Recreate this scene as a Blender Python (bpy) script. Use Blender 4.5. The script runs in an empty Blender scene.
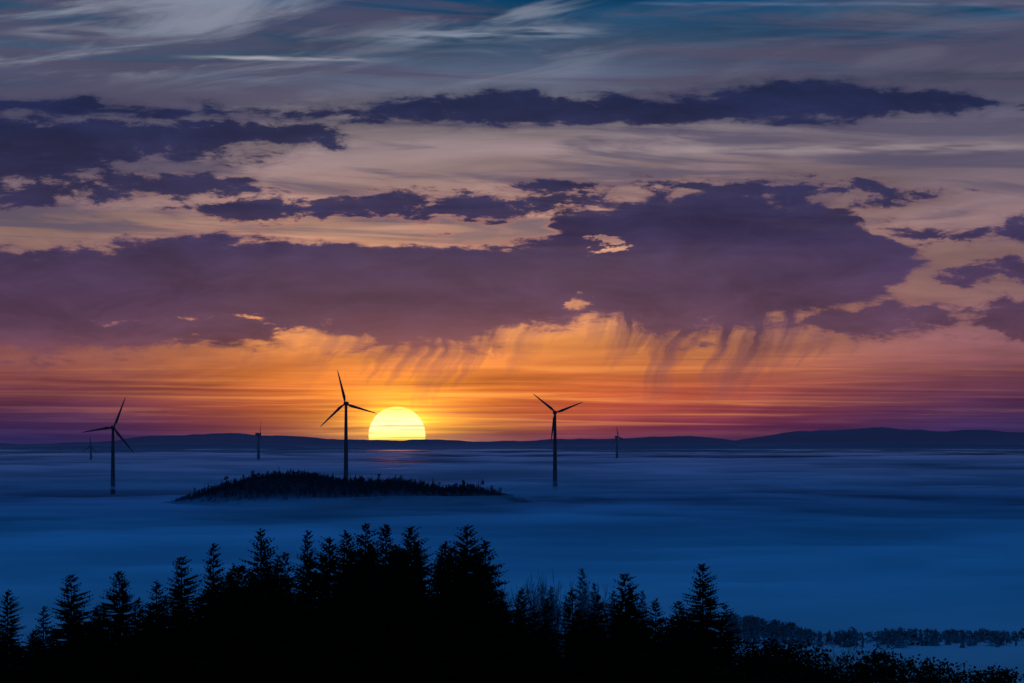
import bpy, math, random
import numpy as np
from mathutils import Vector, Matrix
random.seed(7); rng=np.random.default_rng(11)
sc=bpy.context.scene
F=6054.0; CX=512.0; HY=447.0
def lin(c):
    return tuple(((v/255)/12.92 if v/255<=0.04045 else ((v/255+0.055)/1.055)**2.4) for v in c)
def at(px,py,d):   # a bearing/elevation at distance d, as surveyed
    return ((px-CX)/F*d, d, (HY-py)/F*d)
sc.view_settings.view_transform='Standard'; sc.view_settings.look='None'
sc.view_settings.exposure=0; sc.view_settings.gamma=1

# ---------------------------------------------------------------- camera
cam=bpy.data.cameras.new("camera"); co=bpy.data.objects.new("camera",cam)
sc.collection.objects.link(co); sc.camera=co
cam.lens=F*36/1024; cam.sensor_width=36; cam.clip_start=1; cam.clip_end=400000
co.rotation_euler=(math.radians(90)+math.atan(105.5/F),0,0)

# ---------------------------------------------------------------- node helper
class NT:
    def __init__(s,tree): s.t=tree; s.n=tree.nodes; s.l=tree.links
    def new(s,k): return s.n.new(k)
    def put(s,sock,v):
        if isinstance(v,bpy.types.NodeSocket): s.l.new(v,sock)
        elif v is not None:
            if isinstance(v,(tuple,list)) and len(v)==3 and sock.type=='RGBA': v=(*v,1)
            sock.default_value=v
    def m(s,op,a,b=None,c=None,clamp=False):
        n=s.new('ShaderNodeMath'); n.operation=op; n.use_clamp=clamp
        s.put(n.inputs[0],a); s.put(n.inputs[1],b); s.put(n.inputs[2],c); return n.outputs[0]
    def xyz(s,x,y,z=0.0):
        n=s.new('ShaderNodeCombineXYZ')
        for i,v in enumerate((x,y,z)): s.put(n.inputs[i],v)
        return n.outputs[0]
    def noise(s,v,scale=1.0,detail=4,rough=.55,dist=0.0):
        n=s.new('ShaderNodeTexNoise'); s.put(n.inputs['Vector'],v); n.inputs['Scale'].default_value=scale
        n.inputs['Detail'].default_value=detail; n.inputs['Roughness'].default_value=rough
        n.inputs['Distortion'].default_value=dist; return n.outputs['Fac']
    def mr(s,v,a,b,c=0.0,d=1.0,smooth=True):
        n=s.new('ShaderNodeMapRange'); n.interpolation_type='SMOOTHSTEP' if smooth else 'LINEAR'
        s.put(n.inputs[0],v)
        for i,q in enumerate((a,b,c,d)): s.put(n.inputs[1+i],q)
        return n.outputs[0]
    def ramp(s,v,pts):
        n=s.new('ShaderNodeValToRGB'); s.put(n.inputs[0],v); r=n.color_ramp
        pts=sorted(pts)
        r.elements[0].position=pts[0][0]; r.elements[0].color=(*pts[0][1],1)
        r.elements[1].position=pts[-1][0]; r.elements[1].color=(*pts[-1][1],1)
        for p,c in pts[1:-1]:
            e=r.elements.new(p); e.color=(*c,1)
        return n.outputs[0]
    def mix(s,f,a,b,mode='MIX'):
        n=s.new('ShaderNodeMix'); n.data_type='RGBA'; n.blend_type=mode
        s.put(n.inputs[0],f); s.put(n.inputs[6],a); s.put(n.inputs[7],b); return n.outputs[2]
    def curve(s,v,pts):   # pts in (x,y) 0..1
        n=s.new('ShaderNodeFloatCurve'); s.put(n.inputs['Value'],v); c=n.mapping.curves[0]
        pts=sorted(pts)
        c.points[0].location=pts[0]; c.points[1].location=pts[-1]
        for p in pts[1:-1]: c.points.new(*p)
        for p in c.points: p.handle_type='AUTO_CLAMPED'
        n.mapping.update(); return n.outputs[0]

# ---------------------------------------------------------------- world: sky
SUN=(397.0,435.0)
sun_az=(SUN[0]-CX)/F; sun_el=(HY-SUN[1])/F
w=bpy.data.worlds.new("sky"); sc.world=w; w.use_nodes=True
try: w.cycles.sampling_method='NONE'
except Exception as ex: print(ex)
w.node_tree.nodes.clear(); T=NT(w.node_tree)
tc=T.new('ShaderNodeTexCoord'); sep=T.new('ShaderNodeSeparateXYZ'); T.l.new(tc.outputs['Generated'],sep.inputs[0])
X,Y,Z=sep.outputs
az=T.m('ARCTAN2',X,Y); el=T.m('ARCSINE',Z)
U=T.m('MULTIPLY_ADD',az,F,CX)        # azimuth measured in 1/6054 rad
V=T.m('MULTIPLY_ADD',el,-F,HY)       # angle below the top reference, same unit
un=T.m('DIVIDE',T.m('ADD',U,100.0),1224.0,clamp=True)
yn=T.m('DIVIDE',T.m('ADD',V,50.0),500.0,clamp=True)
def rp(lst): return [((y+50)/500,lin(c)) for y,c in lst]
left=T.ramp(yn,rp([(-50,(22,70,105)),(0,(40,76,108)),(35,(66,88,116)),(85,(66,80,108)),(140,(100,92,110)),(185,(122,102,112)),(232,(156,122,115)),(290,(150,105,100)),(330,(122,76,84)),(360,(150,88,78)),(380,(132,70,72)),(400,(108,56,78)),(420,(76,48,88)),(440,(44,40,90))]))
mid=T.ramp(yn,rp([(-50,(10,60,94)),(0,(14,72,112)),(40,(54,80,110)),(85,(90,96,118)),(130,(140,126,132)),(170,(156,130,130)),(225,(190,146,126)),(260,(228,168,126)),(300,(240,165,102)),(340,(236,148,84)),(372,(222,120,62)),(392,(204,96,52)),(412,(170,70,56)),(428,(128,50,70)),(442,(86,44,86))]))
right=T.ramp(yn,rp([(-50,(12,56,90)),(0,(20,72,108)),(25,(30,70,104)),(55,(60,70,98)),(90,(78,80,104)),(130,(110,103,122)),(170,(120,104,118)),(220,(138,110,114)),(280,(144,110,112)),(330,(136,92,104)),(358,(136,84,94)),(380,(112,62,84)),(400,(88,52,86)),(420,(64,46,92)),(440,(48,44,94))]))
fl=T.curve(un,[(0,0),(.08,0),(.25,.55),(.36,1),(.5,1),(.62,.8),(.74,.4),(.88,.05),(1,0)])
isleft=T.mr(U,380,480,1.0,0.0)
side=T.mix(isleft,right,left)
base=T.mix(fl,side,mid)

# thin veils
nv=T.noise(T.xyz(T.m('DIVIDE',U,330.0),T.m('DIVIDE',T.m('MULTIPLY_ADD',U,0.06,V),42.0),3.0),1,5,.55,.6)
veil=T.mr(nv,.35,.68,0.70,1.2,False)
base=T.mix(1.0,base,T.xyz(veil,veil,veil),'MULTIPLY')
nb=T.noise(T.xyz(T.m('DIVIDE',U,380.0),T.m('DIVIDE',T.m('MULTIPLY_ADD',U,-0.03,V),30.0),9.0),1,5,.6,.9)
band=T.m('MULTIPLY',T.mr(nb,.42,.60),T.mr(V,290,220))
base=T.mix(T.m('MULTIPLY',band,.75),base,lin((82,77,101)))
# cirrus plumes, top
cv=T.m('MULTIPLY_ADD',U,0.13,V)
nc=T.noise(T.xyz(T.m('DIVIDE',U,280.0),T.m('DIVIDE',cv,40.0),21.0),1,6,.58,1.2)
envc=T.curve(un,[(0,.9),(.1,1),(.3,1),(.38,.5),(.46,.8),(.54,.7),(.62,.15),(1,.2)])
cir=T.m('MULTIPLY',T.m('MULTIPLY',T.mr(nc,.45,.72),envc),T.mr(V,100,55))
base=T.mix(T.m('MULTIPLY',cir,.68),base,lin((150,156,172)))
def streak(x0,x1,y0,slope,wd,col,a,seed):
    global base
    wob=T.m('MULTIPLY',T.m('SUBTRACT',T.noise(T.xyz(T.m('DIVIDE',U,70.0),seed,0.0),1,2),.5),5.0)
    c=T.m('ADD',T.m('MULTIPLY_ADD',T.m('SUBTRACT',U,x0),slope,y0),wob)
    d=T.m('ABSOLUTE',T.m('SUBTRACT',V,c))
    a1=T.m('MULTIPLY',T.mr(d,wd,0.0),T.m('MULTIPLY',T.mr(U,x0-40,x0+60),T.mr(U,x1+40,x1-60)))
    a1=T.m('MULTIPLY',a1,T.mr(T.noise(T.xyz(T.m('DIVIDE',U,60.0),T.m('DIVIDE',V,6.0),seed),1,2),.3,.65))
    base=T.mix(T.m('MULTIPLY',a1,a),base,lin(col))
streak(200,375,58,.01,3.5,(175,172,178),.9,1.0)
streak(0,210,38,-.05,10,(125,132,148),.6,2.0)
streak(370,600,38,-.03,11,(145,152,170),.7,3.0)
streak(640,1040,4,.006,3,(110,120,150),.5,4.0)
streak(600,1040,152,-.01,9,(165,148,150),.6,6.0)

# glow around the sun
gx=T.m('DIVIDE',T.m('SUBTRACT',U,SUN[0]+3),1.75); gy=T.m('SUBTRACT',V,SUN[1]-14)
gr=T.m('SQRT',T.m('ADD',T.m('MULTIPLY',gx,gx),T.m('MULTIPLY',gy,gy)))
g1=T.m('EXPONENT',T.m('DIVIDE',gr,-18.0)); g2=T.m('EXPONENT',T.m('DIVIDE',gr,-46.0))
nh=T.noise(T.xyz(T.m('DIVIDE',U,190.0),T.m('DIVIDE',V,6.0),31.0),1,4,.55,.4)
hs=T.mr(nh,.34,.66,.45,1.25,False)
horfade=T.mr(V,449,430)
def addc(b,f,c):
    return T.mix(1.0,b,T.mix(f,(0,0,0),c),'ADD')
glow1=T.m('MULTIPLY',T.m('MULTIPLY',g2,hs),T.m('MULTIPLY_ADD',horfade,.5,.5))
glow2=T.m('MULTIPLY',T.m('MULTIPLY',g1,hs),T.m('MULTIPLY_ADD',horfade,.5,.5))
# dusk streaks low down
nd=T.noise(T.xyz(T.m('DIVIDE',U,330.0),T.m('DIVIDE',T.m('MULTIPLY_ADD',U,-.008,V),7.5),41.0),1,5,.58,.6)
dk=T.m('MULTIPLY',T.mr(nd,.47,.66),T.m('MULTIPLY',T.mr(V,345,400),T.mr(V,452,434)))
dkc=T.mix(1.0,base,(.50,.42,.68),'MULTIPLY')
base=T.mix(T.m('MULTIPLY',dk,.62),base,dkc)
bk=T.m('MULTIPLY',T.mr(nd,.50,.34),T.m('MULTIPLY',T.mr(V,335,380),T.mr(V,440,412)))
base=T.mix(T.m('MULTIPLY',bk,T.m('MULTIPLY_ADD',fl,.42,.06)),base,lin((252,158,84)))
base=addc(base,glow1,(.66,.21,.0))
base=addc(base,glow2,(2.0,1.15,.05))

# ---- cloud layers
w1=T.noise(T.xyz(T.m('DIVIDE',U,130.0),T.m('DIVIDE',V,46.0),5.0),1,4,.55)
w2=T.noise(T.xyz(T.m('DIVIDE',U,130.0),T.m('DIVIDE',V,46.0),15.0),1,4,.55)
fine_=T.noise(T.xyz(T.m('DIVIDE',U,58.0),T.m('DIVIDE',V,20.0),25.0),1,7,.66,.25)
fine=T.mr(fine_,.3,.7,-.5,.5,False)
Uw=T.m('ADD',U,T.m('MULTIPLY',T.m('SUBTRACT',w1,.5),120.0))
Vw=T.m('ADD',V,T.m('MULTIPLY',T.m('SUBTRACT',w2,.5),40.0))
uwn=T.m('DIVIDE',T.m('ADD',Uw,100.0),1224.0,clamp=True)
def cpts(l): return [((x+100)/1224,y/450) for x,y in l]
def soft(mm): return T.m('ADD',T.m('MULTIPLY',T.mr(mm,-1.6,1.3),.5),T.m('MULTIPLY',T.mr(mm,-.2,.9),.5))
def layer(top,bot,st,sb,k,kb=None):
    t=T.m('MULTIPLY',T.curve(uwn,cpts(top)),450.0); b=T.m('MULTIPLY',T.curve(uwn,cpts(bot)),450.0)
    a=T.m('DIVIDE',T.m('SUBTRACT',Vw,t),st)
    c=T.m('DIVIDE',T.m('SUBTRACT',b,Vw),sb)
    if kb is not None:
        return T.m('MINIMUM',T.m('ADD',a,T.m('MULTIPLY',fine,k)),T.m('ADD',c,T.m('MULTIPLY',fine,kb)))
    return T.m('ADD',T.m('MINIMUM',a,c),T.m('MULTIPLY',fine,k))
L=[]
L.append(layer([(-100,100),(0,101),(150,103),(300,107),(400,100),(520,91),(600,94),(700,91),(760,84),(830,79),(900,87),(960,97),(1010,108),(1124,125)],
 [(-100,121),(0,121),(150,119),(300,119),(400,125),(520,125),(600,126),(700,122),(760,120),(900,119),(960,114),(1010,106),(1124,95)],5,7,3.0))
L.append(layer([(-100,116),(0,118),(100,120),(200,122),(300,122),(350,126),(400,150),(1124,160)],
 [(-100,186),(0,184),(60,180),(120,170),(200,160),(270,152),(342,138),(400,118),(1124,100)],6,10,4.2))
L.append(layer([(-100,176),(0,180),(100,174),(200,170),(250,184),(300,210),(1124,220)],
 [(-100,209),(0,206),(100,200),(200,200),(250,198),(300,190),(1124,100)],6,7,4.2))
L.append(layer([(-100,230),(130,225),(190,200),(300,199),(370,192),(440,193),(520,196),(600,194),(700,196),(1124,240)],
 [(-100,180),(130,190),(190,220),(300,222),(370,221),(440,221),(520,214),(600,212),(700,205),(1124,190)],6,8,5.0))
L.append(layer([(-100,220),(420,200),(500,186),(650,179),(750,180),(850,183),(930,192),(1124,220)],
 [(-100,150),(420,180),(500,188),(650,194),(750,200),(850,202),(930,190),(1124,170)],6,8,4.5))
L.append(layer([(-100,340),(770,330),(830,300),(880,294),(920,302),(960,312),(1010,298),(1124,290)],
 [(-100,200),(770,305),(830,338),(880,337),(920,335),(960,338),(1010,336),(1124,338)],10,10,3.6))
L.append(layer([(-100,340),(850,245),(900,224),(960,228),(1010,219),(1124,212)],
 [(-100,200),(850,225),(900,243),(960,240),(1010,250),(1124,250)],7,9,4.5))
L.append(layer([(-100,340),(900,290),(950,268),(1010,258),(1124,256)],
 [(-100,200),(900,260),(950,278),(1010,284),(1124,288)],8,9,4.0))
big=layer([(-100,250),(0,248),(100,241),(200,235),(300,238),(380,240),(450,248),(500,243),(545,234),(580,205),(640,196),(700,191),(780,194),(840,206),(870,224),(890,246),(930,262),(960,272),(1010,300),(1124,310)],
 [(-100,358),(0,360),(100,360),(200,353),(300,338),(350,343),(400,356),(450,356),(500,346),(530,334),(580,320),(620,325),(660,335),(720,336),(780,328),(820,318),(870,300),(900,286),(930,272),(960,262),(1010,250),(1124,240)],7,12,3.4,2.8)
def gap(x,y,rx,ry,a):
    dx=T.m('DIVIDE',T.m('SUBTRACT',Uw,x),rx); dy=T.m('DIVIDE',T.m('SUBTRACT',Vw,y),ry)
    r=T.m('ADD',T.m('MULTIPLY',dx,dx),T.m('MULTIPLY',dy,dy))
    q=T.m('ADD',T.m('SUBTRACT',1.0,r),T.m('MULTIPLY',fine,3.0))
    return T.m('MULTIPLY',T.mr(q,.0,2.2),a)
gp=gap(598,246,48,13,5.2)
for g in (gap(165,320,120,7,4.2),gap(540,232,80,7,2.5),gap(582,298,38,11,4.0),gap(320,332,46,12,3.6),gap(880,262,50,6,2.0)): gp=T.m('MAXIMUM',gp,g)
big=T.m('SUBTRACT',T.m('MINIMUM',big,3.0),gp)
allm=big
for l in L: allm=T.m('MAXIMUM',allm,l)
cl=soft(allm)
# virga: rain streaks hanging from the cloud base, fading downwards
su=T.m('ADD',T.m('MULTIPLY_ADD',V,.45,U),T.m('MULTIPLY',T.m('SUBTRACT',w1,.5),40.0))
sv=T.noise(T.xyz(T.m('DIVIDE',su,16.0),T.m('DIVIDE',V,110.0),51.0),1,3,.55)
sv2=T.noise(T.xyz(T.m('DIVIDE',su,44.0),T.m('DIVIDE',V,300.0),57.0),1,3,.55)
venv=T.curve(un,[(0,.1),(.28,.1),(.36,.6),(.42,.9),(.48,.85),(.52,.45),(.56,.5),(.60,1),(.72,1),(.78,.5),(.84,.15),(1,.1)])
vbot=T.m('MULTIPLY',T.curve(un,cpts([(-100,350),(200,344),(330,334),(420,346),(500,336),(580,312),(660,328),(720,330),(790,320),(870,298),(1124,296)])),450.0)
dv=T.m('SUBTRACT',V,vbot)
lenv=T.m('MULTIPLY_ADD',T.mr(sv2,.38,.62,0.0,1.0,False),68.0,10.0)
va=T.m('SUBTRACT',1.0,T.m('DIVIDE',dv,lenv),clamp=True)
va=T.m('POWER',va,.7)
va=T.m('MULTIPLY',va,T.mr(dv,-42,-14))
va=T.m('MULTIPLY',T.m('MULTIPLY',va,T.mr(sv,.34,.62,.3,1.15,False)),venv)
cl=T.m('SUBTRACT',1.0,T.m('MULTIPLY',T.m('SUBTRACT',1.0,cl),T.m('SUBTRACT',1.0,T.m('MULTIPLY',va,.95,clamp=True))))
ccol=T.ramp(yn,rp([(60,(28,38,68)),(105,(30,37,72)),(150,(40,41,74)),(200,(47,45,80)),(245,(57,47,82)),(290,(74,54,84)),(330,(90,61,82)),(355,(108,66,76)),(400,(122,68,70))]))
dens=T.mr(T.noise(T.xyz(T.m('DIVIDE',U,120.0),T.m('DIVIDE',V,40.0),61.0),1,6,.62,.4),.3,.7,.70,1.32,False)
thick=T.mr(allm,0.0,6.0,1.12,.88)
dens=T.m('MULTIPLY',dens,thick)
ccol=T.mix(1.0,ccol,T.xyz(dens,dens,dens),'MULTIPLY')
warm=T.m('MULTIPLY',T.mr(V,300,370),T.mr(T.m('ABSOLUTE',T.m('SUBTRACT',U,480.0)),260,40))
ccol=T.mix(T.m('MULTIPLY',warm,.4),ccol,lin((165,98,80)))
sky=T.mix(T.m('MULTIPLY',cl,.95),base,ccol)
rim=T.m('MULTIPLY',T.m('MULTIPLY',cl,T.m('SUBTRACT',1.0,cl)),T.m('MULTIPLY',T.m('MULTIPLY',T.mr(V,150,240),T.mr(V,350,318)),T.m('MULTIPLY_ADD',fl,.8,.2)))
sky=addc(sky,T.m('MULTIPLY',rim,.85),lin((235,150,95)))

bg=T.new('ShaderNodeBackground'); T.put(bg.inputs[0],sky); bg.inputs[1].default_value=1.0
ns=T.new('ShaderNodeTexSky'); ns.sky_type='NISHITA'; ns.sun_disc=False
ns.sun_elevation=math.radians(.5); ns.sun_rotation=sun_az; ns.altitude=900
nsc=T.mix(1.0,ns.outputs[0],(.65,1.3,2.7),'MULTIPLY')
nb_=T.new('ShaderNodeBackground'); T.put(nb_.inputs[0],nsc); nb_.inputs[1].default_value=.15
up=T.mr(el,math.radians(5.5),math.radians(13)); rnd=T.mr(T.m('ABSOLUTE',az),math.radians(18),math.radians(55))
bl=T.m('MAXIMUM',up,rnd)
mx=T.new('ShaderNodeMixShader'); T.put(mx.inputs[0],bl); T.l.new(bg.outputs[0],mx.inputs[1]); T.l.new(nb_.outputs[0],mx.inputs[2])
out=T.new('ShaderNodeOutputWorld'); T.l.new(mx.outputs[0],out.inputs[0])

# sun lamp
sl=bpy.data.lights.new("sun_light",'SUN'); sl.energy=.3; sl.angle=math.radians(.5); sl.color=(1,.42,.2)
so=bpy.data.objects.new("sun_light",sl); sc.collection.objects.link(so)
e=math.radians(.5)
dirv=Vector((math.sin(sun_az)*math.cos(e),math.cos(sun_az)*math.cos(e),math.sin(e)))
so.rotation_euler=dirv.to_track_quat('Z','Y').to_euler(); so.location=(0,0,200)

# ---------------------------------------------------------------- materials
def mat(name,col,fade=None,var=.25,vs=.2,noise_fade=0.0,mist_tint=None):
    m=bpy.data.materials.new(name); m.use_nodes=True; m.node_tree.nodes.clear(); t=NT(m.node_tree)
    g=t.new('ShaderNodeNewGeometry'); pos=g.outputs['Position']
    n=t.noise(pos,vs,3,.6)
    k=t.mr(n,.3,.7,1-var,1+var,False)
    c=t.mix(1.0,col,t.xyz(k,k,k),'MULTIPLY')
    d=t.new('ShaderNodeBsdfDiffuse'); t.put(d.inputs[0],c)
    o=t.new('ShaderNodeOutputMaterial'); res=d.outputs[0]
    if fade or mist_tint:
        s=t.new('ShaderNodeSeparateXYZ'); t.l.new(pos,s.inputs[0])
        zz=s.outputs[2]
        if noise_fade:
            nn=t.noise(pos,.012,4,.6); zz=t.m('ADD',zz,t.m('MULTIPLY',t.m('SUBTRACT',nn,.5),noise_fade))
    if mist_tint:   # haze painted into the colour by height, normals turned up to match fog
        d2=t.new('ShaderNodeBsdfDiffuse'); t.put(d2.inputs[0],mist_tint[2]); nrm=t.xyz(0.0,0.0,1.0); t.l.new(nrm,d2.inputs['Normal'])
        mm=t.new('ShaderNodeMixShader'); t.put(mm.inputs[0],t.mr(zz,mist_tint[0],mist_tint[1],mist_tint[3] if len(mist_tint)>3 else 1.0,mist_tint[4] if len(mist_tint)>4 else 0.0))
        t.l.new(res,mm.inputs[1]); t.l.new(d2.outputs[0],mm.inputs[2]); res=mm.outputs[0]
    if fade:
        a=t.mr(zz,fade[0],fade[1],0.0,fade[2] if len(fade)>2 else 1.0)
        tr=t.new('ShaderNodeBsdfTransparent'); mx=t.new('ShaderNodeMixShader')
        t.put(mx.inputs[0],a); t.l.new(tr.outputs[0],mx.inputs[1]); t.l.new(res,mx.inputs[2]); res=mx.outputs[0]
    t.l.new(res,o.inputs[0]); return m
M_need=mat("spruce_needles",(.007,.011,.009),var=.5,vs=.6)
M_bark=mat("bark",(.014,.012,.010),)
M_leaf=mat("dark_foliage",(.007,.011,.009),var=.5,vs=.8)
M_haze_tree=mat("haze_tinted_twigs",(.03,.06,.09),mist_tint=(-33,-15,(.06,.47,.84),1.0,.27))  # aerial haze tinted into the twig colour, stronger lower down
M_row=mat("haze_tinted_trees",(.03,.07,.11),fade=(-53,-50),mist_tint=(-51.5,-45,(.10,.50,.80),1.0,.18))  # tree colour blended to fog blue towards the base, as painted haze
M_ground=mat("meadow_ground",(.03,.035,.025),vs=.02)

# ---------------------------------------------------------------- mesh helpers
def mesh_obj(name,verts,faces,mats,fm=None,smooth=False,parent=None,link=True):
    me=bpy.data.meshes.new(name); me.from_pydata(verts,[],faces)
    for mm in mats: me.materials.append(mm)
    if fm is not None: me.polygons.foreach_set('material_index',fm)
    if smooth: me.polygons.foreach_set('use_smooth',[True]*len(me.polygons))
    me.update()
    if not link: return me
    o=bpy.data.objects.new(name,me); sc.collection.objects.link(o)
    if parent: o.parent=parent
    return o
LAT=rng.random((256,256))
def vnoise(x,y):
    xi=np.floor(x).astype(int); yi=np.floor(y).astype(int); fx=x-xi; fy=y-yi
    fx=fx*fx*fx*(fx*(fx*6-15)+10); fy=fy*fy*fy*(fy*(fy*6-15)+10)
    a=LAT[xi%256,yi%256]; b=LAT[(xi+1)%256,yi%256]; c=LAT[xi%256,(yi+1)%256]; d=LAT[(xi+1)%256,(yi+1)%256]
    return (a*(1-fx)+b*fx)*(1-fy)+(c*(1-fx)+d*fx)*fy
def fbm(x,y,o=5,g=.5):
    s=0;a=1;t=0
    for i in range(o):
        s=s+a*vnoise(x*2**i+17.3*i,y*2**i+9.1*i); t+=a; a*=g
    return s/t
def polar(name,radii,angs,zf,mats,closed=False,attr=None):
    R,A=np.meshgrid(radii,angs,indexing='ij'); x=R*np.sin(A); y=R*np.cos(A); z=zf(x,y,R,A)
    v=np.stack([x,y,z],-1).reshape(-1,3); nr,na=R.shape
    i=np.arange(nr-1)[:,None]; j=np.arange(na if closed else na-1)[None,:]; j2=(j+1)%na
    f=np.stack([i*na+j,i*na+j2,(i+1)*na+j2,(i+1)*na+j],-1).reshape(-1,4)[:,::-1]
    o=mesh_obj(name,v.tolist(),f.tolist(),mats,smooth=True)
    if attr is not None:
        at_=o.data.attributes.new("crest",'FLOAT','POINT'); at_.data.foreach_set('value',attr(x,y,R,A).reshape(-1).astype(np.float32))
    return o

# ---------------------------------------------------------------- ground
def ground_z(x,y):
    d=np.hypot(x,y)
    z=-1.8-.05*np.minimum(d,1100)-.06*np.clip(d-1100,0,1200)
    return z+(fbm(x/90+40,y/90+40,4)-.5)*4*np.clip(d/200,0,1)
angd=np.concatenate([np.radians(np.linspace(-180,-13,84,endpoint=False)),np.radians(np.linspace(-13,13,640,endpoint=False)),np.radians(np.linspace(13,180,84,endpoint=False))])
gr_r=np.concatenate([[0.5],np.geomspace(3,90000,90)])
polar("ground",gr_r,angd[::4],lambda x,y,R,A:ground_z(x,y),[M_ground],closed=True)

# ---------------------------------------------------------------- fog sea
def fog_level(d): return np.interp(d,[0,1000,7500,14000,50000,120000],[-50,-50,-50,-27,-24,-20])
def crest(x,y,R,A):
    u=A*6054/150.0
    lr=np.log(R/1000)
    wv=fbm(u*.3+7,lr*4+3,3)*1.6
    n=fbm(u*.5+30+x/2600,lr*8+70+wv,5,.5); n2=fbm(u*1.5+3+x/900,lr*24+7+wv*2,4,.5)
    mixw=np.interp(R,[1500,4000,7000],[.12,.25,.42])
    return np.clip((n*(1-mixw)+n2*mixw-.5)*2.4,-1,1)
def fog_z(x,y,R,A):
    amp=np.interp(R,[800,1500,2500,5000,9000,20000,60000],[.8,1.2,2.5,5.0,7,12,16])
    return fog_level(R)+crest(x,y,R,A)*amp
fm=bpy.data.materials.new("fog"); fm.use_nodes=True; fm.node_tree.nodes.clear(); t=NT(fm.node_tree)
g=t.new('ShaderNodeNewGeometry'); s=t.new('ShaderNodeSeparateXYZ'); t.l.new(g.outputs['Position'],s.inputs[0])
px,py,pz=s.outputs
ca=t.new('ShaderNodeAttribute'); ca.attribute_name="crest"; cr=ca.outputs['Fac']
n1=t.noise(t.xyz(t.m('DIVIDE',px,420.0),t.m('DIVIDE',py,1700.0),0.0),1,3,.5,.6)
lo=t.m('DIVIDE',t.m('LOGARITHM',t.m('DIVIDE',py,1000.0),10.0),1.8,clamp=True)
def lp(d): return math.log10(d/1000)/1.8
fc=t.ramp(lo,[(lp(1200),(.20,.48,.58)),(lp(1500),(.13,.50,.73)),(lp(2200),(.09,.52,.84)),(lp(3300),(.08,.45,.77)),(lp(4300),(.08,.38,.66)),(lp(5200),(.08,.27,.51)),(lp(6500),(.08,.26,.49)),(lp(9000),(.14,.34,.58)),(lp(16000),(.17,.31,.54)),(lp(40000),(.24,.32,.54))])  # fog tone by distance, with the haze lift put into the colour
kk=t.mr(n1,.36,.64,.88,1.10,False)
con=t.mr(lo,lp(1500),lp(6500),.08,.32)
ck=t.m('MULTIPLY_ADD',t.mr(cr,-.6,.6,-1.0,1.0),con,1.0)  # crests lightened, hollows darkened in colour to shade the billows
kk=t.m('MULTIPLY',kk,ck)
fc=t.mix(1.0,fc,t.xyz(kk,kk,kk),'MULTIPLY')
d=t.new('ShaderNodeBsdfDiffuse'); t.put(d.inputs[0],fc)
gl=t.new('ShaderNodeBsdfGlossy'); gl.inputs['Roughness'].default_value=.5; gl.inputs['Color'].default_value=(.8,.6,.8,1)
mxx=t.new('ShaderNodeMixShader')
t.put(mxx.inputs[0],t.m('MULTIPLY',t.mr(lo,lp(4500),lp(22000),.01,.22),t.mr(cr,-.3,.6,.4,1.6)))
t.l.new(d.outputs[0],mxx.inputs[1]); t.l.new(gl.outputs[0],mxx.inputs[2])
o=t.new('ShaderNodeOutputMaterial'); t.l.new(mxx.outputs[0],o.inputs[0])
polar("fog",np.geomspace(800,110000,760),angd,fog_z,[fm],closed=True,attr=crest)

# thin wisps of haze floating just above the fog sea, in front of the far hills
def wisps(name,r0,r1,z0,amp,thr,gloss,amax,seed,col):
    wm=bpy.data.materials.new(name); wm.use_nodes=True; wm.node_tree.nodes.clear(); t=NT(wm.node_tree)
    g=t.new('ShaderNodeNewGeometry'); s=t.new('ShaderNodeSeparateXYZ'); t.l.new(g.outputs['Position'],s.inputs[0])
    nn=t.noise(t.xyz(t.m('DIVIDE',s.outputs[0],r0*.05),t.m('DIVIDE',s.outputs[1],r0*.42),seed),1,5,.55,.5)
    lr_=t.m('MULTIPLY',t.mr(s.outputs[1],r0,r0*1.3),t.mr(s.outputs[1],r1,r1*.75))
    a=t.m('MULTIPLY',t.m('MULTIPLY',t.mr(nn,thr,thr+.16),lr_),amax)
    d=t.new('ShaderNodeBsdfDiffuse'); t.put(d.inputs[0],col); t.l.new(t.xyz(0.0,0.0,1.0),d.inputs['Normal'])
    gl=t.new('ShaderNodeBsdfGlossy'); gl.inputs['Roughness'].default_value=.45; gl.inputs['Color'].default_value=(.85,.7,.8,1)
    m1=t.new('ShaderNodeMixShader'); m1.inputs[0].default_value=gloss; t.l.new(d.outputs[0],m1.inputs[1]); t.l.new(gl.outputs[0],m1.inputs[2])
    tr=t.new('ShaderNodeBsdfTransparent'); m2=t.new('ShaderNodeMixShader'); t.put(m2.inputs[0],a)
    t.l.new(tr.outputs[0],m2.inputs[1]); t.l.new(m1.outputs[0],m2.inputs[2])
    o=t.new('ShaderNodeOutputMaterial'); t.l.new(m2.outputs[0],o.inputs[0])
    polar(name,np.geomspace(r0,r1,60),np.radians(np.linspace(-13,13,200)),lambda x,y,R,A:z0+(fbm(A*60+seed,np.log(R)*6,4)-.5)*amp,[wm])
wisps("haze_wisps",9500,30000,-9.0,9,.47,.35,.75,3.0,(.22,.30,.50))
wisps("fog_veil",3600,8200,-41.0,4,.46,.02,.45,11.0,(.10,.40,.68))

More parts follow.
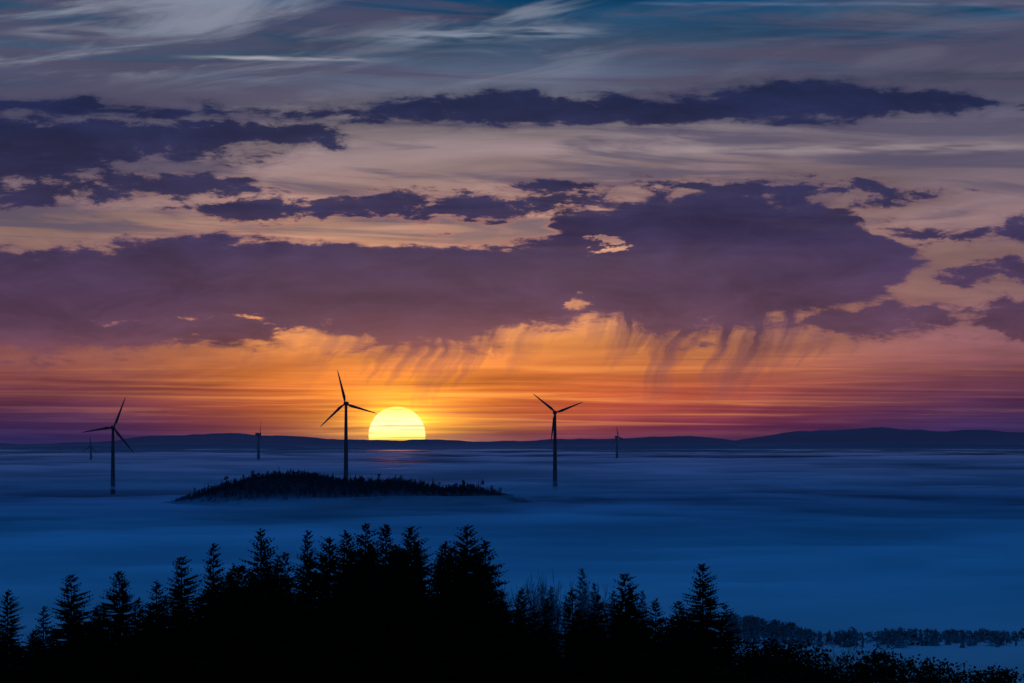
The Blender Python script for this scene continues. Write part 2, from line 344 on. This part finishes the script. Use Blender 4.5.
# ---------------------------------------------------------------- distant hills
def ridge(name,d0,d1,prof,zb,material,seed,amp):
    xs=[p[0] for p in prof]; ys=[p[1] for p in prof]
    dm=(d0+d1)/2
    def zf(x,y,R,A):
        u=CX+np.tan(A)*F
        h=(HY-np.interp(u,xs,ys))/F*dm
        h=h+(fbm(u/22+seed,u*0+seed,5)-.5)*amp/F*dm
        k=np.sin(np.clip((R-d0)/(d1-d0),0,1)*math.pi)**.7
        return zb+(h-zb)*k*(1-.25*(1-k)*fbm(x/900,y/900,3))
    return polar(name,np.linspace(d0,d1,24),np.arctan((np.linspace(-700,1750,900)-CX)/F),zf,[material])
M_h1=mat("far_hill_haze_tint",(.19,.15,.25),fade=(-90,-20,1.0),var=.1,vs=.0005,mist_tint=(-40,60,(.28,.27,.44),.9,.0))  # distance haze is part of this colour, paler towards the foot
M_h2=mat("hill_forest_haze",(.14,.18,.30),fade=(-60,-10,.85),var=.1,vs=.001,mist_tint=(-40,10,(.22,.30,.50),.9,.1))  # hazed hill tone painted in, blending to fog colour low down
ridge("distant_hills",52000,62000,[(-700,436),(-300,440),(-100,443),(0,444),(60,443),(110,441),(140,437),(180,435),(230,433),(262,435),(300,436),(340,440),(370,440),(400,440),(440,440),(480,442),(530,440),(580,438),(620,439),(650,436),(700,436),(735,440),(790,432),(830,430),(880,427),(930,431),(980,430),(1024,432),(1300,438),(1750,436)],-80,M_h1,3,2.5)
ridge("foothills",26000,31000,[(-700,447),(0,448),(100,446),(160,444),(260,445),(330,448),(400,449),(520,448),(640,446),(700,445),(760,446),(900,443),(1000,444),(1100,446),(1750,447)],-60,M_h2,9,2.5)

# ---------------------------------------------------------------- sun disc (real body far away)
sm=bpy.data.materials.new("sun_surface"); sm.use_nodes=True; sm.node_tree.nodes.clear(); t=NT(sm.node_tree)
g=t.new('ShaderNodeNewGeometry'); s=t.new('ShaderNodeSeparateXYZ'); t.l.new(g.outputs['Position'],s.inputs[0])
DS=150000.
R_s=28.3/F*DS; zc=(HY-SUN[1])/F*DS
hz=t.m('DIVIDE',t.m('SUBTRACT',s.outputs[2],zc),R_s)
nn=t.noise(t.xyz(t.m('DIVIDE',s.outputs[0],2600.0),0.0,t.m('DIVIDE',s.outputs[2],62.0)),1,4,.6,.3)
c=t.ramp(t.m('MULTIPLY_ADD',hz,.5,.5),[(0,(1.0,.45,.06)),(.42,(1.0,.55,.08)),(.52,(1.0,.80,.26)),(.72,(1.0,.90,.42)),(1,(1.0,.72,.10))])
em=t.new('ShaderNodeEmission'); t.put(em.inputs[0],c); t.put(em.inputs[1],t.mr(nn,.40,.52,.88,1.5))
lw=t.new('ShaderNodeLayerWeight'); lw.inputs[0].default_value=.5
tr=t.new('ShaderNodeBsdfTransparent'); ms=t.new('ShaderNodeMixShader')
t.put(ms.inputs[0],t.mr(lw.outputs['Facing'],.72,.99,1.0,0.0)); t.l.new(tr.outputs[0],ms.inputs[1]); t.l.new(em.outputs[0],ms.inputs[2])
o=t.new('ShaderNodeOutputMaterial'); t.l.new(ms.outputs[0],o.inputs[0])
bpy.ops.mesh.primitive_uv_sphere_add(segments=96,ring_count=64,radius=R_s*1.01,location=((SUN[0]-CX)/F*DS,DS,zc))
sun=bpy.context.object; sun.name="sun"; sun.data.materials.append(sm)
for p in sun.data.polygons: p.use_smooth=True
try: sm.cycles.emission_sampling='NONE'
except Exception: pass

# ---------------------------------------------------------------- wind turbines
def turbine(px,py,d,blade,rot,zbase,yaw,M,thick=1.0):
    hx,hy,hz_=at(px,py,d)
    root=bpy.data.objects.new("wind_turbine",None); sc.collection.objects.link(root); root.location=(hx,hy,zbase)
    H=hz_-zbase
    v=[];f=[];n=24;rings=12
    for i in range(rings+1):
        k=i/rings; r=(2.6*(1-k)+1.35*k)*thick
        if i==0: r*=1.15
        for j in range(n):
            a=2*math.pi*j/n; v.append((r*math.cos(a),r*math.sin(a),k*(H-1.2)))
    for i in range(rings):
        for j in range(n):
            f.append((i*n+j,i*n+(j+1)%n,(i+1)*n+(j+1)%n,(i+1)*n+j))
    mesh_obj("tower",v,f,[M],smooth=True,parent=root)
    head=bpy.data.objects.new("rotor_head",None); sc.collection.objects.link(head); head.parent=root
    head.location=(0,0,H); head.rotation_euler=(0,0,math.radians(yaw))
    v=[];f=[];n=16
    prof=[(-3.2,1.1),(-2.6,1.6),(-1,1.9),(3,2.0),(6,1.8),(7.4,1.3),(7.8,.5)]
    for y,r in prof:
        for j in range(n):
            a=2*math.pi*j/n; ca,sa=math.cos(a),math.sin(a)
            sq=(abs(ca)**4+abs(sa)**4)**-.25
            v.append((r*thick*ca*sq*.9,y,r*thick*sa*sq))
    for i in range(len(prof)-1):
        for j in range(n): f.append((i*n+j,i*n+(j+1)%n,(i+1)*n+(j+1)%n,(i+1)*n+j))
    f.append(tuple(range(n))); f.append(tuple(reversed(range((len(prof)-1)*n,len(prof)*n))))
    mesh_obj("nacelle",v,f,[M],smooth=True,parent=head)
    v=[];f=[]
    prof=[(-3.2,1.7),(-4.4,1.8),(-5.6,1.4),(-6.4,.8),(-6.7,.1)]
    for y,r in prof:
        for j in range(n):
            a=2*math.pi*j/n; v.append((r*thick*math.cos(a),y,r*thick*math.sin(a)))
    for i in range(len(prof)-1):
        for j in range(n): f.append((i*n+j,(i+1)*n+j,(i+1)*n+(j+1)%n,i*n+(j+1)%n))
    mesh_obj("hub",v,f,[M],smooth=True,parent=head)
    for b in range(3):
        v=[];f=[];n2=10
        st=[(0,.9,.9),(.06,.9,.85),(.12,1.3,.6),(.2,1.75,.42),(.35,1.5,.32),(.55,1.15,.22),(.75,.85,.15),(.92,.55,.1),(1.0,.2,.05)]
        for k,cw,th in st:
            tw=math.radians(16*(1-k)); cw=cw*.85
            for j in range(n2):
                a=2*math.pi*j/n2; x=cw*thick*math.cos(a)+(.35*cw if k>.08 else 0); y=th*thick*math.sin(a)
                v.append((x*math.cos(tw)-y*math.sin(tw), -4.5+x*math.sin(tw)+y*math.cos(tw)-1.2*k*k, k*blade))
        for i in range(len(st)-1):
            for j in range(n2): f.append((i*n2+j,i*n2+(j+1)%n2,(i+1)*n2+(j+1)%n2,(i+1)*n2+j))
        f.append(tuple(range((len(st)-1)*n2,len(st)*n2)))
        bo=mesh_obj("blade_%d"%(b+1),v,f,[M],smooth=True,parent=head)
        bo.rotation_euler=(0,math.radians(rot+120*b),0)
M_t1=mat("turbine_backlit_near",(.045,.055,.085),fade=(-52,-44),mist_tint=(-50,-22,(.06,.28,.52)))  # white turbines given a dark backlit colour, haze painted on the tower foot
M_t2=mat("turbine_backlit_far",(.09,.12,.19),fade=(-32,-22),mist_tint=(-30,-5,(.10,.28,.50)))  # same backlit shade in the colour, paler for distance haze
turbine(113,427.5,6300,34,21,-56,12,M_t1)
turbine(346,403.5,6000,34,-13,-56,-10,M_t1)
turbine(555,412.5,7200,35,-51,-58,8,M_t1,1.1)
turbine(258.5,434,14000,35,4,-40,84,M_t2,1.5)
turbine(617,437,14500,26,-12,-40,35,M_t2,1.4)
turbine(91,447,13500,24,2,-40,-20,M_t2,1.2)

# ---------------------------------------------------------------- trees
def spruce(seed,H=24,wide=1.0,dens=1.0,low=.15,upturn=.12):
    r=random.Random(seed); v=[];f=[];fm_=[]
    def tri(a,b,c,m=0):
        i=len(v); v.extend((a,b,c)); f.append((i,i+1,i+2)); fm_.append(m)
    n=7; lean=(r.uniform(-.3,.3),r.uniform(-.3,.3))
    base=len(v); R=10
    for i in range(R+1):
        k=i/R; rad=.28*(1-k)**.8*H/24+.015
        for j in range(n):
            a=2*math.pi*j/n; v.append((rad*math.cos(a)+lean[0]*k*k,rad*math.sin(a)+lean[1]*k*k,k*H))
    for i in range(R):
        for j in range(n):
            f.append((base+i*n+j,base+i*n+(j+1)%n,base+(i+1)*n+(j+1)%n,base+(i+1)*n+j)); fm_.append(1)
    z=H-.3
    sect=[r.uniform(.7,1.2) for _ in range(8)]
    ph=r.uniform(0,6)
    while z>H*low:
        s=H-z
        Lm=(6.2*(1-math.exp(-s/9.5))+.10)*wide*(1+.14*math.sin(s*.9+ph)*math.sin(s*.37+ph))
        nb=max(4,int((4.5+min(s,7)*.5)*dens))
        a0=r.uniform(0,6.28)
        for b in range(nb):
            a=a0+2*math.pi*b/nb+r.uniform(-.4,.4)
            Lb=Lm*r.uniform(.5,1.12)*sect[int((a%6.2832)/6.2832*8)%8]
            if r.random()<.07: Lb*=1.3
            ca,sa=math.cos(a),math.sin(a)
            slope0=(.75-.14*s if s<6 else -.09)-.012*min(s,14)+r.uniform(-.14,.12)
            z0=z+r.uniform(-.2,.2)
            steps=max(3,int(Lb/.28)); prev=None
            for i in range(steps+1):
                k=i/steps; rr=Lb*k
                zz=z0+slope0*rr*(1-.35*k)+upturn*Lb*k*k
                p=(ca*rr+lean[0]*(z/H)**2,sa*rr+lean[1]*(z/H)**2,zz)
                if prev:
                    wd=.05
                    tri((prev[0]-sa*wd,prev[1]+ca*wd,prev[2]),(prev[0]+sa*wd,prev[1]-ca*wd,prev[2]),p,0)
                    rem=(1-k)*Lb
                    for sd in (-1,1):
                        tl=min(.8,.12+.36*rem)*r.uniform(.5,1.25)
                        aa=a+sd*math.radians(r.uniform(25,60)); q=(p[0]+math.cos(aa)*tl,p[1]+math.sin(aa)*tl,p[2]-tl*r.uniform(.0,.5))
                        h=r.uniform(.07,.14)
                        tri((p[0]-ca*h,p[1]-sa*h,p[2]-.02),(p[0]+ca*h,p[1]+sa*h,p[2]+.03),q)
                        tri((p[0],p[1],p[2]+.06),(p[0],p[1],p[2]-.08-r.uniform(0,.16)),q)
                    if r.random()<.55 and k<.9:
                        hl=r.uniform(.15,.5)*min(1,s/3); tri((p[0]-ca*.12,p[1]-sa*.12,p[2]),(p[0]+ca*.1,p[1]+sa*.1,p[2]),(p[0]+r.uniform(-.1,.1),p[1]+r.uniform(-.1,.1),p[2]-hl))
                prev=p
            tri((prev[0],prev[1],prev[2]+.04),(prev[0],prev[1],prev[2]-.05),(prev[0]+ca*.25,prev[1]+sa*.25,prev[2]+.02))
        z-=r.uniform(.16,.36)
    return mesh_obj("spruce",v,f,[M_need,M_bark],fm_,link=False)
spr=[spruce(1,24,1.05),spruce(2,24,.85,.9),spruce(3,24,1.0,.85),spruce(4,24,.68,.7,upturn=.2),spruce(5,24,1.15,.95),spruce(6,24,.9,.6),spruce(7,24,1.25,.8),spruce(8,24,.78,.8)]

def broadleaf(seed,H,leafy,mt,lf,spread=.5,levels=6,minr=.016):
    r=random.Random(seed); v=[];f=[];fm_=[]
    def seg(p,q,r0,r1):
        d=(q-p)
        if d.length<1e-5: return
        d.normalize(); s=d.orthogonal().normalized(); t_=d.cross(s); b=len(v)
        for c,rr in ((p,r0),(q,r1)):
            for j in range(3):
                a=j*math.pi*2/3; v.append(tuple(c+s*(rr*math.cos(a))+t_*(rr*math.sin(a))))
        for j in range(3): f.append((b+j,b+(j+1)%3,b+3+(j+1)%3,b+3+j)); fm_.append(0)
    def leafc(p,n,sz):
        for _ in range(n):
            c=p+Vector((r.gauss(0,sz),r.gauss(0,sz),r.gauss(0,sz*.8)))
            a=Vector((r.uniform(-1,1),r.uniform(-1,1),r.uniform(-1,1))).normalized(); b=a.orthogonal().normalized(); k=r.uniform(.08,.2)
            i=len(v); v.extend((tuple(c-a*k),tuple(c+b*k*.7),tuple(c+a*k),tuple(c-b*k*.7))); f.append((i,i+1,i+2,i+3)); fm_.append(1)
    def grow(p,d,L,rad,lv):
        q=p
        for i in range(3):
            d=(d+Vector((r.gauss(0,.12),r.gauss(0,.12),r.gauss(.03,.08)))).normalized()
            q2=q+d*(L/3); seg(q,q2,rad*(1-.12*i),rad*(1-.12*(i+1))); q=q2
            if lv<levels-1 and lv>0 and r.random()<.6:
                a=Vector((r.gauss(0,1),r.gauss(0,1),r.gauss(.2,.5))).normalized()
                grow(q,(d*.6+a*.8).normalized(),L*.5,max(rad*.45,minr),lv+2)
        if lv>=levels:
            if leafy: leafc(q,leafy,.28)
            return
        nb=3 if lv<3 else 2
        for i in range(nb):
            a=Vector((r.gauss(0,1),r.gauss(0,1),r.gauss(.1,.4))).normalized()
            grow(q,(d*(1-spread*.6)+a*spread*1.1+Vector((0,0,.12))).normalized(),L*r.uniform(.62,.84),max(rad*.62,minr),lv+1)
    grow(Vector((0,0,0)),Vector((0,0,1)),H*.26,H*.017,0)
    mzz=max(p[2] for p in v); k=H/mzz; v=[(p[0]*k,p[1]*k,p[2]*k) for p in v]
    return mesh_obj("broadleaf",v,f,[mt,lf],fm_,link=False)
bare=[broadleaf(21,12,0,M_bark,M_leaf,.55,6),broadleaf(22,12,0,M_bark,M_leaf,.6,6)]
bush=[broadleaf(31,12,7,M_bark,M_leaf,.6,5),broadleaf(32,12,9,M_bark,M_leaf,.7,5),broadleaf(33,12,6,M_bark,M_leaf,.65,5)]
mist_tint=[broadleaf(41,12,0,M_haze_tree,M_haze_tree,.6,6,.03),broadleaf(42,12,0,M_haze_tree,M_haze_tree,.65,6,.03)]

def place(me,h0,name,px,py,d,parent=None,wscale=1.0):
    x,y,zt=at(px,py,d); zb=float(ground_z(np.array(x),np.array(y)))-.2
    o=bpy.data.objects.new(name,me); sc.collection.objects.link(o)
    if parent: o.parent=parent
    k=(zt-zb)/h0; o.location=(x,y,zb); kw=wscale*min(max(k,.8),1.15); o.scale=(kw,kw,max(k,.2))
    o.rotation_euler=(0,0,random.uniform(0,6.28)); return o
tops=[(8,589,1,0),(42,606,3,2),(72,574,6,4),(98,606,2,1),(122,570,0,0),(155,580,5,3),(183,556,6,2),(211,543,3,1),(236,563,5,2),(262,528,1,0),(284,552,2,5),(306,530,3,5),(331,536,4,1),(350,530,1,0),(366,523,2,2),(385,522,7,1),(413,525,0,4),(442,541,1,3),(467,524,4,0),(484,540,2,1),(520,588,1,2),(545,598,3,0),(574,588,5,5),(598,594,2,1),(627,573,6,0),(655,598,5,2),(681,600,0,3),(704,563,6,4),(724,604,2,1)]
for px,py,a,b in tops:
    place(spr[a],24,"spruce_tree",px,py,random.uniform(575,620),wscale=random.uniform(.95,1.15))
for px,py,k,nm in [(752,630,bush[0],0),(782,638,bush[1],0),(806,642,bush[2],0),(826,629,bare[0],1),(848,650,bare[1],1),(872,645,bush[1],0),(903,648,bush[0],0),(938,656,bush[2],0),(962,664,bare[1],1),(990,671,bush[1],0),(1018,662,bush[0],0),(560,590,bare[0],1),(503,588,bare[1],1)]:
    place(k,12,"bare_tree" if nm else "broadleaf_tree",px,py,random.uniform(585,640))
forest=bpy.data.objects.new("forest",None); sc.collection.objects.link(forest)
gl_x=[-120,0,50,100,150,200,250,300,350,400,450,490,520,600,650,690,740,770,800,900,1024,1150]
gl_y=[606,608,612,600,590,576,556,550,538,536,540,566,598,600,600,602,634,648,656,672,684,688]
for i in range(240):
    px=random.uniform(-60,1084); lim=np.interp(px,gl_x,gl_y)
    d=random.uniform(520,720)
    py=lim+abs(random.gauss(0,14))+random.choice((0,4,12,28,45))
    if px<760: me=random.choice(spr); h0=24
    else: me=random.choice(bush); h0=12
    o=place(me,h0,"tree",px,py,d,forest,random.uniform(.8,1.2) if h0==24 else 1.1)
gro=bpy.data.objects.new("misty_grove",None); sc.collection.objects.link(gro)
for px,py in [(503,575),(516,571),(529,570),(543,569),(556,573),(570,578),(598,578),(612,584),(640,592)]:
    place(random.choice(mist_tint),12,"tree",px,py,random.uniform(860,920),gro,.85*random.uniform(.7,.95))
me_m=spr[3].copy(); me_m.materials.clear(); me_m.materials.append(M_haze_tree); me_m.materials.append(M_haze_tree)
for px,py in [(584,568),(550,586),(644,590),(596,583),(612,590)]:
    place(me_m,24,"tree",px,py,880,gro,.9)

# small distant trees in one mesh
def small_forest(name,pts,M,pc=.65,nl=46,ls=.09):
    v=[];f=[]; r=random.Random(5)
    for x,y,zb,h,wd in pts:
        conif=r.random()<pc; n=6; tiers=7
        if conif:
            for t_ in range(tiers):
                k0=.05+.93*t_/tiers; rr=wd*(1-k0)*r.uniform(.7,1.2)+.08; z0=zb+h*k0; z1=zb+h*min(1,k0+.3); a0=r.uniform(0,6)
                b=len(v)
                for j in range(n*2):
                    a=a0+math.pi*j/n; q=rr*(1 if j%2 else .45)*r.uniform(.7,1.2); v.append((x+q*math.cos(a),y+q*math.sin(a),z0-(.15*rr if j%2 else 0)))
                v.append((x,y,z1))
                for j in range(n*2): f.append((b+j,b+(j+1)%(n*2),b+n*2))
        else:
            for q in range(nl):
                a=r.uniform(0,6.28); u=r.uniform(-1,1); rad=r.uniform(.1,1)**.5*wd*1.15
                c=(x+rad*math.cos(a)*math.sqrt(1-u*u),y+rad*math.sin(a)*math.sqrt(1-u*u),zb+h*.6+u*h*.36)
                s=h*ls; b=len(v)
                for _ in range(3): v.append((c[0]+r.uniform(-s,s)*1.3,c[1]+r.uniform(-s,s),c[2]+r.uniform(-s,s)*1.3))
                f.append((b,b+1,b+2))
            b=len(v); v.extend([(x-.2,y,zb),(x+.2,y,zb),(x,y,zb+h*.8)]); f.append((b,b+1,b+2))
    return mesh_obj(name,v,f,[M])
pts=[]
for i in range(420):
    px=random.uniform(728,1180); d=random.uniform(1500,1640)
    py=np.interp(px,[728,745,790,815,860,900,1024,1180],[614,613,622,629,629,627,630,631])+abs(random.gauss(0,3.5))-(3 if random.random()<.06 else 0)
    x,y,zt=at(px,py,d); h=random.uniform(5,9); pts.append((x,y,zt-h,h,random.uniform(1.0,2.4)))
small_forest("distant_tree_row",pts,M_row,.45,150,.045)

# wooded hill rising out of the fog
M_isl=mat("wooded_hill_haze",(.016,.030,.055),fade=(-56,-50),noise_fade=9,var=.1,mist_tint=(-51,-36,(.058,.27,.51),1.0,.04))  # haze around the hill foot painted as a fade to fog colour
ipx=[60,120,170,205,235,258,280,300,325,345,370,400,420,440,470,500,530,570,640]
ipy=[513,508,502,494,485,479,477,477,479,484,485,483,488,492,491,496,502,508,514]
def isl(x,y):
    u=CX+x/y*F; h=(HY-np.interp(u,ipx,ipy))/F*5200
    k=np.exp(-((y-5200)/260)**2)
    return -66+(h+66)*k
rx=np.linspace(-440,150,150); ry=np.linspace(4400,6000,70)
XX,YY=np.meshgrid(rx,ry); ZZ=isl(XX,YY)+(fbm(XX/30,YY/30,3)-.5)*3
v=np.stack([XX,YY,ZZ],-1).reshape(-1,3).tolist(); na=150
f=[(i*na+j,i*na+j+1,(i+1)*na+j+1,(i+1)*na+j) for i in range(69) for j in range(na-1)]
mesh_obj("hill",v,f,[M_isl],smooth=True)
pts=[]
for i in range(4600):
    x=random.uniform(-340,60); y=5190+random.gauss(0,110)
    z=float(isl(np.array(x),np.array(y)))
    if z<-47: continue
    h=random.uniform(3.2,6.8)*(1.6 if random.random()<.07 else 1)*min(1,.35+(z+47)/10); h*=.75+.6*float(fbm(np.array(x/22.),np.array(y/60.),2)); pts.append((x,y,z-.8,h,random.uniform(.9,1.7)))
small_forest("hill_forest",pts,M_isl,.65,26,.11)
print("objects",len(bpy.data.objects))
